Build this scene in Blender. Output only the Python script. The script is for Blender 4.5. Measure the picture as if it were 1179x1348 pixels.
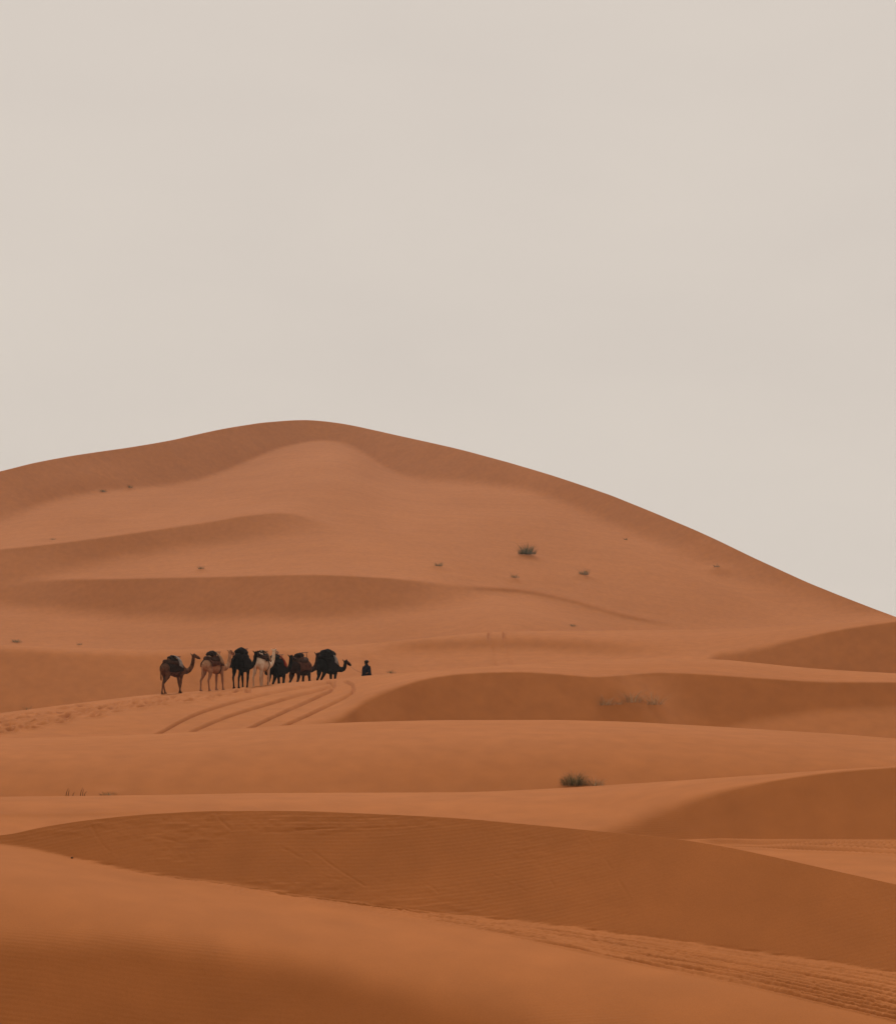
import bpy, bmesh, math, random
import numpy as np
from mathutils import Vector, Matrix, Euler

for o in list(bpy.data.objects):
    bpy.data.objects.remove(o)
scene = bpy.context.scene
C = scene.collection

# ------------------------------------------------------------------ camera
F = 3822.0            # focal length in photograph pixels (1179 x 1348)
UC, VH = 589.5, 826.0  # principal column, eye-level row
EYE = 4.0             # height of the eye above the datum
cam_d = bpy.data.cameras.new('camera')
cam = bpy.data.objects.new('camera', cam_d)
C.objects.link(cam)
cam.location = (0, 0, EYE)
cam.rotation_euler = (math.radians(90), 0, 0)
cam_d.sensor_fit = 'VERTICAL'
cam_d.sensor_height = 24.0
cam_d.lens = F / 1348.0 * 24.0
cam_d.shift_y = (VH - 674.0) / 1348.0
cam_d.clip_start = 0.5
cam_d.clip_end = 30000
scene.camera = cam

# ------------------------------------------------------------------ sky, sun, exposure
SUN_EL, SUN_AZ = 39.0, -6.0      # azimuth from straight ahead (+Y), + to the right
world = bpy.data.worlds.new('World')
scene.world = world
world.use_nodes = True
wn = world.node_tree
wn.nodes.clear()
out = wn.nodes.new('ShaderNodeOutputWorld')
bg = wn.nodes.new('ShaderNodeBackground')
sky = wn.nodes.new('ShaderNodeTexSky')
sky.sky_type = 'NISHITA'
sky.sun_disc = False
sky.sun_elevation = math.radians(SUN_EL)
sky.sun_rotation = math.radians(SUN_AZ)
sky.air_density = 1.0
sky.dust_density = 6.0
sky.ozone_density = 1.0
mul = wn.nodes.new('ShaderNodeVectorMath'); mul.operation = 'SCALE'
mul.inputs['Scale'].default_value = 0.06
wn.links.new(sky.outputs[0], mul.inputs[0])
# dust veil: the sky is almost evenly pale beige, with faint streaks
tcw = wn.nodes.new('ShaderNodeTexCoord')
mpw = wn.nodes.new('ShaderNodeMapping'); mpw.inputs['Scale'].default_value = (2.2, 2.2, 6.0)
nzw = wn.nodes.new('ShaderNodeTexNoise'); nzw.inputs['Scale'].default_value = 2.3; nzw.inputs['Detail'].default_value = 3
rpw = wn.nodes.new('ShaderNodeValToRGB')
rpw.color_ramp.elements[0].position = 0.3; rpw.color_ramp.elements[0].color = (0.634, 0.570, 0.515, 1)
rpw.color_ramp.elements[1].position = 0.7; rpw.color_ramp.elements[1].color = (0.678, 0.610, 0.545, 1)
wn.links.new(tcw.outputs['Generated'], mpw.inputs[0]); wn.links.new(mpw.outputs[0], nzw.inputs['Vector'])
wn.links.new(nzw.outputs['Fac'], rpw.inputs[0])
mx = wn.nodes.new('ShaderNodeMix'); mx.data_type = 'RGBA'
mx.inputs[0].default_value = 0.97
wn.links.new(mul.outputs[0], mx.inputs[6])
wn.links.new(rpw.outputs[0], mx.inputs[7])
wn.links.new(mx.outputs[2], bg.inputs['Color'])
bg.inputs['Strength'].default_value = 1.0
wn.links.new(bg.outputs[0], out.inputs['Surface'])

sun_d = bpy.data.lights.new('sun', 'SUN')
sun_d.energy = 2.55
sun_d.angle = math.radians(14)
sun_d.color = (1.0, 0.97, 0.92)
sun = bpy.data.objects.new('sun', sun_d)
C.objects.link(sun)
ea, aa = math.radians(SUN_EL), math.radians(SUN_AZ)
sdir = Vector((math.sin(aa) * math.cos(ea), math.cos(aa) * math.cos(ea), math.sin(ea)))
sun.rotation_euler = sdir.to_track_quat('Z', 'Y').to_euler()
sun.location = (0, 0, 60)

scene.view_settings.view_transform = 'Standard'
scene.view_settings.look = 'None'
scene.view_settings.exposure = 0.0
scene.view_settings.gamma = 1.0
scene.view_settings.use_curve_mapping = False

# ------------------------------------------------------------------ numeric helpers
def pchip(pts):
    """monotone cubic through control points, linear beyond the ends (slope clipped)"""
    x = np.array([p[0] for p in pts], float); y = np.array([p[1] for p in pts], float)
    h = np.diff(x); d = np.diff(y) / h
    m = np.zeros_like(x)
    for i in range(1, len(x) - 1):
        if d[i - 1] * d[i] > 0:
            w1 = 2 * h[i] + h[i - 1]; w2 = h[i] + 2 * h[i - 1]
            m[i] = (w1 + w2) / (w1 / d[i - 1] + w2 / d[i])
    m[0], m[-1] = d[0], d[-1]
    def f(q):
        q = np.asarray(q, float)
        i = np.clip(np.searchsorted(x, q) - 1, 0, len(x) - 2)
        t = (np.clip(q, x[0], x[-1]) - x[i]) / h[i]
        r = ((2*t**3 - 3*t**2 + 1) * y[i] + (t**3 - 2*t**2 + t) * h[i] * m[i]
             + (-2*t**3 + 3*t**2) * y[i+1] + (t**3 - t**2) * h[i] * m[i+1])
        lo = np.minimum(q - x[0], 0); hi = np.maximum(q - x[-1], 0)
        sat = 260.0   # beyond the frame the line levels out
        r = r + m[0] * sat * np.tanh(lo / sat) + m[-1] * sat * np.tanh(hi / sat)
        return r
    if x[-1] - x[0] < 50:
        return f
    # round off the joints between control points so that no crease runs down a face
    gx = np.arange(-1300.0, 2500.0, 2.0); gy = f(gx)
    kk_ = np.arange(-14, 15); kw_ = np.exp(-0.5 * (kk_ * 2.0 / 9.0) ** 2); kw_ /= kw_.sum()
    gy = np.convolve(np.pad(gy, 14, mode='edge'), kw_, 'valid')
    return lambda q: np.interp(q, gx, gy)

def sm(x):
    x = np.clip(x, 0, 1)
    return x * x * (3 - 2 * x)

def hash2(ix, iy, seed):
    n = (ix.astype(np.int64) * 374761393 + iy.astype(np.int64) * 668265263 + seed * 974634777) & 0xFFFFFFFF
    n = ((n ^ (n >> 13)) * 1274126177) & 0xFFFFFFFF
    n = n ^ (n >> 16)
    return (n & 0xFFFF) / 65535.0

def vnoise(x, y, seed=0):
    ix = np.floor(x); iy = np.floor(y)
    fx = sm(x - ix); fy = sm(y - iy)
    a = hash2(ix, iy, seed); b = hash2(ix + 1, iy, seed)
    c = hash2(ix, iy + 1, seed); d = hash2(ix + 1, iy + 1, seed)
    return (a * (1 - fx) + b * fx) * (1 - fy) + (c * (1 - fx) + d * fx) * fy - 0.5

# ------------------------------------------------------------------ dune lines (photograph pixels)
# crest lines, nearest dune first; the distance of each crest is in metres
cA = pchip([(-200, 1106), (0, 1100), (60, 1088), (120, 1079), (200, 1071), (290, 1067), (390, 1067), (480, 1070), (600, 1076),
            (700, 1085), (800, 1095), (880, 1103), (940, 1112), (1000, 1124), (1080, 1142), (1179, 1164)])
contact = pchip([(-150, 1104), (0, 1112), (100, 1130), (200, 1150), (300, 1164), (400, 1179), (500, 1192), (600, 1204), (700, 1214),
                 (800, 1227), (900, 1240), (1000, 1254), (1100, 1268), (1179, 1281)])
cB = pchip([(0, 1049), (150, 1047), (400, 1043), (600, 1042), (735, 1037), (820, 1032), (900, 1027), (1000, 1020), (1100, 1013), (1179, 1008), (1300, 1003), (1400, 1000)])
cC = pchip([(0, 972), (100, 970), (200, 966), (300, 960), (400, 953), (500, 949), (600, 947), (700, 947), (800, 949), (900, 954),
            (1000, 960), (1100, 966), (1179, 972)])
cD = pchip([(0, 939), (100, 926), (200, 914), (265, 909), (320, 905), (345, 902), (370, 899), (400, 896.5), (440, 893), (483, 888.5), (520, 886),
            (600, 880), (640, 876.5), (700, 873), (780, 868.5), (860, 867), (940, 868), (1000, 873), (1060, 879), (1120, 883), (1179, 886)])
cE = pchip([(0, 849), (100, 853), (200, 855), (270, 854), (340, 853), (430, 850), (500, 845), (560, 839), (600, 835), (650, 831), (760, 830),
            (900, 829), (1000, 826), (1060, 823), (1120, 819), (1179, 815), (1260, 809), (1400, 800)])
cF = pchip([(-150, 648), (0, 621), (50, 609), (100, 599), (200, 584), (300, 564), (350, 556), (400, 552.5), (440, 556), (500, 568), (600, 590), (700, 618),
            (800, 651), (900, 691), (1000, 738), (1080, 774), (1179, 812)])
DCR = dict(A=42.0, B=76.0, C=112.0, D=166.0, E=240.0, F=560.0)
def crestdist(k, u):
    w = {'A': pchip([(-200, 42), (400, 42.5), (1179, 40)]), 'B': pchip([(0, 74), (600, 77), (1179, 74)]),
         'C': pchip([(0, 109), (600, 111), (1179, 114)]), 'D': pchip([(0, 157), (215, 163), (480, 168), (800, 176), (1179, 180)]),
         'E': pchip([(0, 236), (600, 245), (1179, 236)]), 'F': pchip([(-150, 540), (400, 580), (1179, 500)])}[k]
    return w(u)

def blend(s, target, mask):
    return s + (target - s) * mask

STEEP = 0.60
def slopeA(u, v, t):
    e = contact(u)
    s = 0.0 + 0.30 * sm((v - e - 10) / 110.0)                       # ground in front of the slip face
    lo = pchip([(-200, 1236), (0, 1238), (150, 1238), (300, 1250), (400, 1264), (500, 1286), (600, 1308), (700, 1332), (800, 1362), (1179, 1480)])(u)
    s = blend(s, 0.70, sm((v - lo + 20) / pchip([(0, 46), (300, 54), (700, 80)])(u)))
    s = blend(s, STEEP, sm((e - v + 1.5) / 4.0))
    return s
def slopeB(u, v, t):
    c = cB(u)
    s = t + 0.03 + 0.10 * sm((v - c) / 26.0)
    s = s + 0.09 * np.exp(-((v - pchip([(0, 1074), (120, 1072), (200, 1069)])(u)) / 2.5) ** 2) * sm((215 - u) / 60.0)
    top = pchip([(700, 1128), (780, 1103), (820, 1087), (860, 1071), (930, 1047), (1000, 1031), (1080, 1018.5), (1179, 1010), (1300, 1003.8), (1400, 1000.5)])(u)
    w = pchip([(700, 46), (860, 30), (950, 12), (1020, 4), (1179, 2.5)])(u)
    m = sm((v - top + w * 0.5) / w) * sm((1105.5 - v + 1.5) / 3.0)
    s = blend(s, STEEP, m)
    s = blend(s, 0.0, sm((v - 1105.5 + 1.5) / 3.0) * sm((u - 860) / 30))
    return s
def slopeC(u, v, t):
    c = cC(u)
    s = t + 0.02 + 0.30 * sm((v - c + 4) / 85.0)
    s = s + 0.06 * sm((u - 300) / 300) * sm((v - c - 30) / 50)
    return s
def slopeD(u, v, t):
    c = cD(u)
    s = t + 0.035 + 0.05 * sm((v - c) / 30.0)
    top = pchip([(400, 965), (455, 940), (475, 924), (520, 905), (560, 893), (620, 885.5), (680, 884), (740, 887.5), (790, 892),
                 (835, 888), (865, 885.5), (900, 886.5), (1000, 893), (1100, 898), (1179, 898)])(u)
    w = pchip([(400, 30), (480, 14), (560, 5), (620, 3), (1179, 3)])(u)
    m = sm((v - top + w * 0.5) / w)
    tgt = STEEP - 0.24 * np.exp(-((u - 850 - (v - 905) * 0.7) / 34.0) ** 2) * sm((v - 884) / 8)
    low = pchip([(880, 985), (960, 956), (1040, 940), (1120, 932), (1300, 926)])(u)
    tgt = tgt - 0.30 * sm((v - low + 8) / 18.0)
    return blend(s, tgt, m)
def slopeE(u, v, t):
    c = cE(u)
    s = t + 0.03 + 0.08 * sm((v - c) / 20)
    left = sm((470 - u) / 180.0)
    s = blend(s, 0.40, left * sm((v - c + 1) / 14.0))
    s = blend(s, 0.42, np.exp(-((v - pchip([(500, 853), (600, 848), (680, 846), (760, 850), (850, 855)])(u)) / 9.0) ** 2) * sm((u - 470) / 90) * sm((920 - u) / 170))
    top = pchip([(900, 876), (940, 861.5), (955, 861), (1000, 853), (1060, 838.5), (1120, 826.5), (1179, 818), (1260, 810), (1400, 801)])(u)
    w = pchip([(900, 10), (980, 14), (1060, 6), (1179, 2.5)])(u)
    bot = pchip([(900, 860), (940, 863), (1000, 869), (1060, 875), (1100, 880), (1179, 888)])(u)
    s = blend(s, STEEP, sm((v - top + w * .5) / w) * sm((u - 930) / 20))
    return s
def slopeF(u, v, t):
    s = 0.145 + 0 * u
    s = s + 0.030 * sm((u - 520) / 200)
    # lower-left slip face
    top = pchip([(-200, 790), (0, 772), (50, 763.5), (150, 759.5), (250, 757.5), (400, 757), (500, 760), (560, 765.5), (620, 775), (680, 790)])(u)
    wt = pchip([(0, 12), (60, 6), (200, 2), (480, 2), (560, 6), (640, 20)])(u)
    bot = pchip([(-200, 790), (0, 798), (100, 806), (250, 815), (400, 817), (500, 809), (600, 796), (650, 786)])(u)
    s = blend(s, 0.10, sm((v - top + 16) / 14.0) * sm((top - v + 1) / 3.0) * sm((u - 40) / 60) * sm((600 - u) / 80))
    s = blend(s, 0.54, sm((v - top + wt * .5) / wt) * sm((bot - v + 10) / 26.0) * sm((670 - u) / 150.0))
    # middle-left ridge
    top = pchip([(-200, 735), (0, 721), (80, 713), (150, 705), (250, 692), (330, 680), (370, 676.5), (400, 680), (430, 690)])(u)
    wt = pchip([(0, 2), (250, 2), (360, 3), (430, 16)])(u)
    bot = pchip([(-200, 790), (0, 778), (60, 760), (150, 740), (250, 724), (330, 714), (430, 703)])(u)
    fade = sm((480 - u) / 200.0)
    s = blend(s, 0.09, sm((v - top + 26) / 24.0) * sm((top - v + 1) / 3.0) * fade)
    s = blend(s, 0.56, sm((v - top + wt * .5) / wt) * sm((bot - v + 8) / 26.0) * fade)
    # dark band under the skyline
    bot = pchip([(-200, 720), (0, 686), (60, 664), (120, 651), (200, 641), (260, 631), (320, 611), (370, 592), (410, 582), (435, 580), (465, 588),
                 (510, 617), (560, 632), (620, 634), (700, 646), (760, 670), (830, 700), (900, 733), (960, 762), (1040, 800), (1110, 822), (1179, 840)])(u)
    w = pchip([(0, 22), (150, 12), (320, 9), (420, 6), (480, 12), (620, 16), (800, 22), (1000, 40), (1179, 50)])(u)
    s = blend(s, pchip([(0, 0.52), (400, 0.54), (560, 0.46), (800, 0.50), (1179, 0.46)])(u), sm((bot - v + w * .5) / w))
    # thin slip line low on the right flank, light foot in front of it
    ln = pchip([(560, 768), (620, 771), (680, 775), (740, 787), (800, 804), (850, 816), (910, 829)])(u)
    f2 = sm((u - 550) / 130) * sm((940 - u) / 60)
    s = s + 0.30 * np.exp(-((v - ln - 2.0) / 2.5) ** 2) * f2 - 0.05 * np.exp(-((v - ln + 4.0) / 3.0) ** 2) * f2
    s = s - 0.09 * sm((v - ln - 5) / 8) * f2
    # foot of the dune
    s = blend(s, 0.13, sm((v - cE(u) + 18) / 20) * sm((u - 200) / 200))
    return s

LAYERS = [('A', cA, slopeA, 1420, None, 620), ('B', cB, slopeB, None, cA, 150), ('C', cC, slopeC, None, cB, 120),
          ('D', cD, slopeD, None, cC, 130), ('E', cE, slopeE, None, cD, 90), ('F', cF, slopeF, None, cE, 260)]
HID = 14
us = np.concatenate([np.array([-3200, -2500, -2000, -1600, -1300, -1050]), np.arange(-820, -60, 9.0), np.arange(-60, 1240, 1.55), np.arange(1240, 2010, 9.0),
                     np.array([2250, 2500, 2800, 3200, 3700, 4400])])
NU = len(us)
grids = {}
DBG = False
ANCH = dict(A=400, B=500, C=500, D=330, E=500, F=420)
LEV = dict(A=.9, B=.9, C=.6, D=.9, E=.9, F=.9)
for (k, crest, slope, vbot, front, n) in LAYERS:
    vc = crest(us)
    if front is None:
        vb = np.full(NU, float(vbot))
    else:
        vb = np.maximum(front(us) + 7.0, vc + 4.0)
    OS = 8
    nf = (n - 1) * OS + 1
    wide = np.arange(NU)
    lnY = np.zeros((n, NU)); Sx = np.zeros((n, NU))
    for c0 in range(0, NU, 256):                             # in column blocks to save memory
        cs = slice(c0, min(NU, c0 + 256))
        fr = np.linspace(0, 1, nf)[:, None]                  # 0 = crest, 1 = base
        Ub = np.broadcast_to(us[None, cs], (nf, us[cs].size))
        Vb = vc[None, cs] + (vb - vc)[None, cs] * fr
        Tb = (VH - Vb) / F
        Sb = np.maximum(slope(Ub, Vb, Tb), Tb + 0.012)
        gb = 1.0 / (Sb - Tb)
        acc = np.zeros_like(Tb)
        acc[1:] = np.cumsum(0.5 * (gb[1:] + gb[:-1]) * np.diff(Tb, axis=0), axis=0)   # going down: T falls
        lnY[:, cs] = acc[::OS]; Sx[:, cs] = Sb[::OS]
    fr = np.linspace(0, 1, n)[:, None]
    U = np.broadcast_to(us[None, :], (n, NU))
    Vv = vc[None, :] + (vb - vc)[None, :] * fr
    T = (VH - Vv) / F
    inner = (us > -60) & (us < 1240)
    lo_i, hi_i = np.nonzero(inner)[0][[0, -1]]
    sg = dict(A=3.0, B=2.5, C=6.0, D=2.5, E=3.0, F=2.6)[k]
    kr = np.arange(-12, 13); kw = np.exp(-0.5 * (kr * 1.55 / sg) ** 2); kw /= kw.sum()
    sm_l = np.zeros_like(lnY)
    for r_, w_ in zip(kr, kw):
        sm_l += w_ * lnY[:, np.clip(wide + r_, 0, NU - 1)]
    fade_in = sm((wide - lo_i - 14) / 14.0) * sm((hi_i - 14 - wide) / 14.0)
    lnY = lnY * (1 - fade_in) + sm_l * fade_in
    S = Sx
    # keep the contour lines of the steep faces level from column to column
    du = np.gradient(lnY, us, axis=1); dV = np.gradient(Vv, us, axis=1)
    lat = du + dV / (F * np.maximum(S - T, .012))
    vis = 1.0 if front is None else sm((front(us)[None, :] + 2 - Vv) / 4.0)
    wt_ = vis * np.maximum(S - T, 0) ** 2.5
    cu = (lat * wt_).sum(0) / (wt_.sum(0) + 1e-6) * ((us > -55) & (us < 1235))
    kr2 = np.arange(-15, 16); kw2 = np.exp(-0.5 * (kr2 / 6.0) ** 2); kw2 /= kw2.sum()
    cu = np.convolve(cu, kw2, 'same')
    delta = -np.concatenate([[0], np.cumsum(0.5 * (cu[1:] + cu[:-1]) * np.diff(us))])
    delta -= np.interp(ANCH[k], us, delta)
    if DBG: print(k, 'delta', delta.min().round(3), delta.max().round(3))
    delta = 0.45 * np.tanh(LEV[k] * delta / 0.45)
    lnY = lnY + delta[None, :]
    if k == 'F':
        # local version of the same: takes out short-wave creases that would run down the face
        def gauss(a, sig, axis):
            r_ = int(3 * sig); ker = np.exp(-0.5 * (np.arange(-r_, r_ + 1) / sig) ** 2); ker /= ker.sum()
            pad = [(0, 0), (0, 0)]; pad[axis] = (r_, r_)
            a = np.pad(a, pad, mode='edge')
            return np.apply_along_axis(lambda q: np.convolve(q, ker, 'valid'), axis, a)
        lat = np.gradient(lnY, us, axis=1) + dV / (F * np.maximum(S - T, .012))
        wt_ = np.maximum(S - T, 0) ** 2 * vis
        sv = 34
        ca = gauss(lat * wt_, sv, 0) / (gauss(wt_ + np.zeros_like(lat), sv, 0) + 1e-5)
        ca = ca * fade_in[None, :]
        dl = -np.concatenate([np.zeros((n, 1)), np.cumsum(0.5 * (ca[:, 1:] + ca[:, :-1]) * np.diff(us)[None, :], axis=1)], axis=1)
        dl = dl - gauss(dl, 60.0, 1)
        lnY = lnY + 0.9 * dl * fade_in[None, :]
    Y = crestdist(k, us)[None, :] * np.exp(lnY)
    grids[k] = dict(U=U, V=Vv, Y=Y, T=T, S=S)
    if DBG: print('layer', k, 'crest', Y[0].min().round(1), Y[0].max().round(1), 'base', Y[-1].min().round(1), Y[-1].max().round(1))
    if front is not None and DBG: print('   gap ratio min', (Y[-1] / grids[prev]['Y'][0])[inner].min().round(3), us[inner][(Y[-1] / grids[prev]['Y'][0])[inner].argmin()])
    prev = k

# relief: tyre tracks, footprints, scuffs ------------------------------------------------
def polydist(U, V, pts, samples=60):
    f = pchip  # curve given as parametric list
    P = np.array(pts, float)
    s = np.linspace(0, 1, len(P)); fx = pchip(list(zip(s, P[:, 0]))); fy = pchip(list(zip(s, P[:, 1])))
    q = np.linspace(0, 1, samples)
    X, Yy = fx(q), fy(q)
    best = np.full(U.shape, 1e9)
    for i in range(samples - 1):
        ax, ay, bx, by = X[i], Yy[i], X[i+1], Yy[i+1]
        dx, dy = bx - ax, by - ay
        L = dx * dx + dy * dy + 1e-9
        t = np.clip(((U - ax) * dx + (V - ay) * dy) / L, 0, 1)
        d = np.hypot(U - ax - t * dx, V - ay - t * dy)
        best = np.minimum(best, d)
    return best

def groove(d, w, depth, berm=1.0):
    r = d / w
    return depth * (-np.exp(-r**2 * 2.2) + berm * 0.32 * np.exp(-((r - 1.5) / 0.5) ** 2))

def subset(g, u0, u1, v0, v1):
    m = (g['U'] > u0) & (g['U'] < u1) & (g['V'] > v0) & (g['V'] < v1)
    return np.nonzero(m)

rng = np.random.default_rng(7)
for k in grids:
    grids[k]['dZ'] = np.zeros_like(grids[k]['Y'])
# tracks of two vehicles on the camel ridge
g = grids['D']
ii = subset(g, 180, 500, 885, 985)
Us, Vs = g['U'][ii], g['V'][ii]
for pts in ([(196, 972), (210, 965), (258, 940), (330, 918), (380, 907), (424, 899.5), (440, 897)],
            [(238, 972), (253, 963), (300, 943), (348, 928), (395, 914), (421, 907.5), (436, 903)],
            [(312, 968), (332, 957), (365, 941), (394, 928), (421, 915.5), (436, 908), (440, 902), (433, 897)],
            [(352, 966), (372, 956), (405, 941), (432, 928), (455, 916.5), (465, 908.5), (464.5, 902), (455, 896.5)]):
    g['dZ'][ii] += groove(polydist(Us, Vs, pts), 2.0, 0.25, 0.25) * (0.9 + 0.5 * vnoise(Us / 12.0, Vs / 12.0, 71))
# trampled trail of the caravan
ii = subset(g, -60, 330, 895, 985)
Us, Vs = g['U'][ii], g['V'][ii]
acc = np.zeros(Us.shape)
trail_hi = pchip([(-60, 952), (0, 944), (100, 930), (200, 919), (330, 908)])
trail_lo = pchip([(-60, 976), (0, 968), (100, 948), (180, 934), (260, 922), (330, 911)])
for i in range(190):
    fu = -60 + 390 * rng.random() ** 1.25
    hi, lo = float(trail_hi(fu)), float(trail_lo(fu))
    fv = hi + (lo - hi) * rng.random()
    w = rng.uniform(4.0, 8.0); h = rng.uniform(0.9, 1.5)
    near = (np.abs(Us - fu) < 3 * w) & (np.abs(Vs - fv) < 4 * h + 2)
    r2 = ((Us[near] - fu) / w) ** 2 + ((Vs[near] - fv + 0.12 * (Us[near] - fu)) / h) ** 2
    acc[near] += rng.uniform(0.09, 0.17) * (-np.exp(-r2 * 1.2) + 0.35 * np.exp(-((np.sqrt(r2) - 1.5) / 0.5) ** 2))
g['dZ'][ii] += acc
# tracks along the foot of the near slip face
g = grids['A']
ii = subset(g, -60, 1240, 1110, 1400)
Us, Vs = g['U'][ii], g['V'][ii]
e = contact(Us)
lo = pchip([(0, 1121), (200, 1156), (300, 1172), (500, 1203), (700, 1238), (850, 1270), (1000, 1302), (1179, 1345), (1240, 1361)])(Us)
wob = vnoise(Us / 90.0, Us * 0, 3) * 0.8
acc = np.zeros(Us.shape)
for j, (kk, dep, x0, w) in enumerate([(0.10, .022, 120, 1.1), (0.17, .026, 330, 1.2), (0.26, .034, 420, 1.3), (0.33, .026, 520, 1.1), (0.41, .036, 380, 1.4), (0.48, .030, 560, 1.2),
                                      (0.56, .026, 600, 1.2), (0.63, .038, 500, 1.4), (0.71, .034, 640, 1.3), (0.79, .042, 560, 1.6), (0.86, .030, 700, 1.2), (0.95, .048, 620, 1.9)]):
    vv = e + (lo - e) * kk + wob + vnoise(Us / 110.0, Us * 0, 11 + j) * 0.9 + vnoise(Us / 4.0, Us * 0, 35 + j) * 0.5
    amp = (0.8 + 0.9 * vnoise(Us / 75.0, Us * 0 + j, 21) + 0.3 * vnoise(Us / 5.0, Us * 0 + j * 3.7, 22)) * sm((Us - x0) / 160.0)
    acc += groove(np.abs(Vs - vv), w * (0.55 + 0.45 * sm((Us - 250) / 700)), dep * 1.3) * amp
band = sm((Vs - e) / 3.0) * sm((lo + 3 - Vs) / 5.0) * sm((Us - 60) / 300)
acc += band * (0.014 * vnoise(Us / 3.0, Vs / 1.2, 31) + 0.012 * vnoise(Us / 70.0, (Vs - e) / 2.0, 32))
# crumbled sand at the foot of the slip face
acc += np.exp(-((Vs - e - 1.0) / 3.0) ** 2) * (0.010 * vnoise(Us / 3.0, Vs / 1.6, 41) + 0.03 * vnoise(Us / 30.0, Vs / 3.0, 42)) * sm((Us - 20) / 120)
g['dZ'][ii] += acc
# slides and scuffs on the near slip face
ii = subset(g, -60, 1240, 1060, 1290)
Us, Vs = g['U'][ii], g['V'][ii]
acc = np.zeros(Us.shape)
for pts, w, dep in (([(283, 1071), (296, 1084), (306, 1094)], 2.2, .018), ([(365, 1112), (395, 1128), (425, 1148), (470, 1168)], 2.4, .016),
                    ([(410, 1118), (440, 1140), (480, 1165)], 2.0, .012), ([(768, 1097), (790, 1122), (804, 1142), (830, 1185)], 2.2, .015),
                    ([(190, 1098), (240, 1110), (250, 1125)], 2.4, .012), ([(545, 1152), (575, 1172), (590, 1190)], 2.2, .012),
                    ([(690, 1120), (720, 1150), (735, 1180)], 2.4, .010), ([(390, 1092), (440, 1090), (500, 1088)], 1.8, .016),
                    ([(650, 1150), (680, 1165), (700, 1178)], 2.0, .012), ([(120, 1086), (135, 1110), (160, 1135)], 2.5, .012)):
    acc += groove(polydist(Us, Vs, pts, 24), w, dep) * (0.14 + 0.7 * vnoise(Us / 14.0, Vs / 9.0, 55))
face = sm((contact(Us) - Vs) / 6.0) * sm((Vs - cA(Us)) / 6.0)
patch = sm((vnoise(Us / 120.0, Vs / 45.0, 50) + 0.12) / 0.3) * sm((900 - Us) / 350)
acc += face * patch * (0.008 * vnoise(Us / 26.0 + Vs / 30.0, Vs / 5.0, 51) + 0.006 * vnoise(Us / 7.0, Vs / 4.0, 52))
g['dZ'][ii] += acc
# tracks on the flat at the right, between the near dunes
g = grids['B']
ii = subset(g, 880, 1240, 1095, 1160)
Us, Vs = g['U'][ii], g['V'][ii]
for a, b, w in ((1107.5, 1109.5, 1.1), (1108.5, 1113.5, 1.2), (1110.0, 1117.5, 1.3), (1112.0, 1123.0, 1.6)):
    vv = a + (b - a) * (Us - 905) / 275.0 + vnoise(Us / 40.0, Us * 0, int(b)) * 1.0
    g['dZ'][ii] += groove(np.abs(Vs - vv), w, 0.13) * sm((Us - 900) / 50)
# a pair of wheel marks over the far crest
for k, prs in (('E', [[(646, 829), (643, 838), (648, 856), (653, 876)], [(665, 829), (663, 838), (667, 856), (672, 874)]]),):
    g = grids[k]
    ii = subset(g, 620, 700, 820, 885)
    for pts in prs:
        g['dZ'][ii] += groove(polydist(g['U'][ii], g['V'][ii], pts, 20), 1.8, 0.24) * (0.25 + 0.75 * sm((843 - g['V'][ii]) / 6.0))
# wind-shaped unevenness everywhere
for k in grids:
    g = grids[k]
    X = (g['U'] - UC) / F * g['Y']; Y = g['Y']
    sc = np.clip(Y / 100.0, 0.3, 4.0)
    if k == 'F':
        g['dZ'] += sm((g['V'] - cF(us)[None, :] - 4) / 40.0) * 0.9 * vnoise(X / 34.0 + Y / 60.0, Y / 50.0, 63) + sm((g['V'] - cF(us)[None, :] - 4) / 40.0) * 0.35 * vnoise(X / 13.0 - Y / 40.0, Y / 26.0, 64)
    g['dZ'] += 0.05 * sc * vnoise(X / (9 * sc), Y / (5 * sc), 61) + 0.012 * sc * vnoise(X / (2.2 * sc), Y / (1.2 * sc), 62)

# small sand mounds that hold the far tufts (u, v, half width px, height m)
MOUNDS = [('F', 945, 754, 20, 0.55), ('F', 265, 749, 14, 0.35), ('F', 693, 736, 20, 0.4), ('F', 768, 762, 16, 0.3), ('F', 577, 749, 13, 0.3), ('F', 677, 764, 12, 0.25),
          ('C', 763, 1036, 36, 0.10), ('C', 145, 1047, 22, 0.06), ('D', 830, 928, 45, 0.2)]
for k, mu, mv, mw, mh in MOUNDS:
    g = grids[k]
    j = int(np.argmin(np.abs(us - mu))); i = int(np.argmin(np.abs(g['V'][:, j] - mv)))
    x0, y0 = (us[j] - UC) / F * g['Y'][i, j], g['Y'][i, j]
    X = (g['U'] - UC) / F * g['Y']
    rad = mw / F * y0
    r2 = ((X - x0) / rad) ** 2 + ((g['Y'] - y0) / (rad * 1.4)) ** 2
    g['dZ'] += mh * np.exp(-r2 * 1.3)

# ------------------------------------------------------------------ assemble the sheet
rowsX, rowsY, rowsZ = [], [], []
def push(Y, Z):
    rowsX.append((us - UC) / F * Y); rowsY.append(Y); rowsZ.append(Z)
def hermite(y0, z0, m0, y1, z1, m1, n):
    L = y1 - y0
    for t in np.linspace(0, 1, n + 2)[1:-1]:
        t = t ** 1.35
        z = (2*t**3 - 3*t**2 + 1) * z0 + (t**3 - 2*t**2 + t) * L * m0 + (-2*t**3 + 3*t**2) * z1 + (t**3 - t**2) * L * m1
        push(y0 + L * t, z)
gA = grids['A']
yb = gA['Y'][-1]; zb = EYE + gA['T'][-1] * yb
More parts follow.
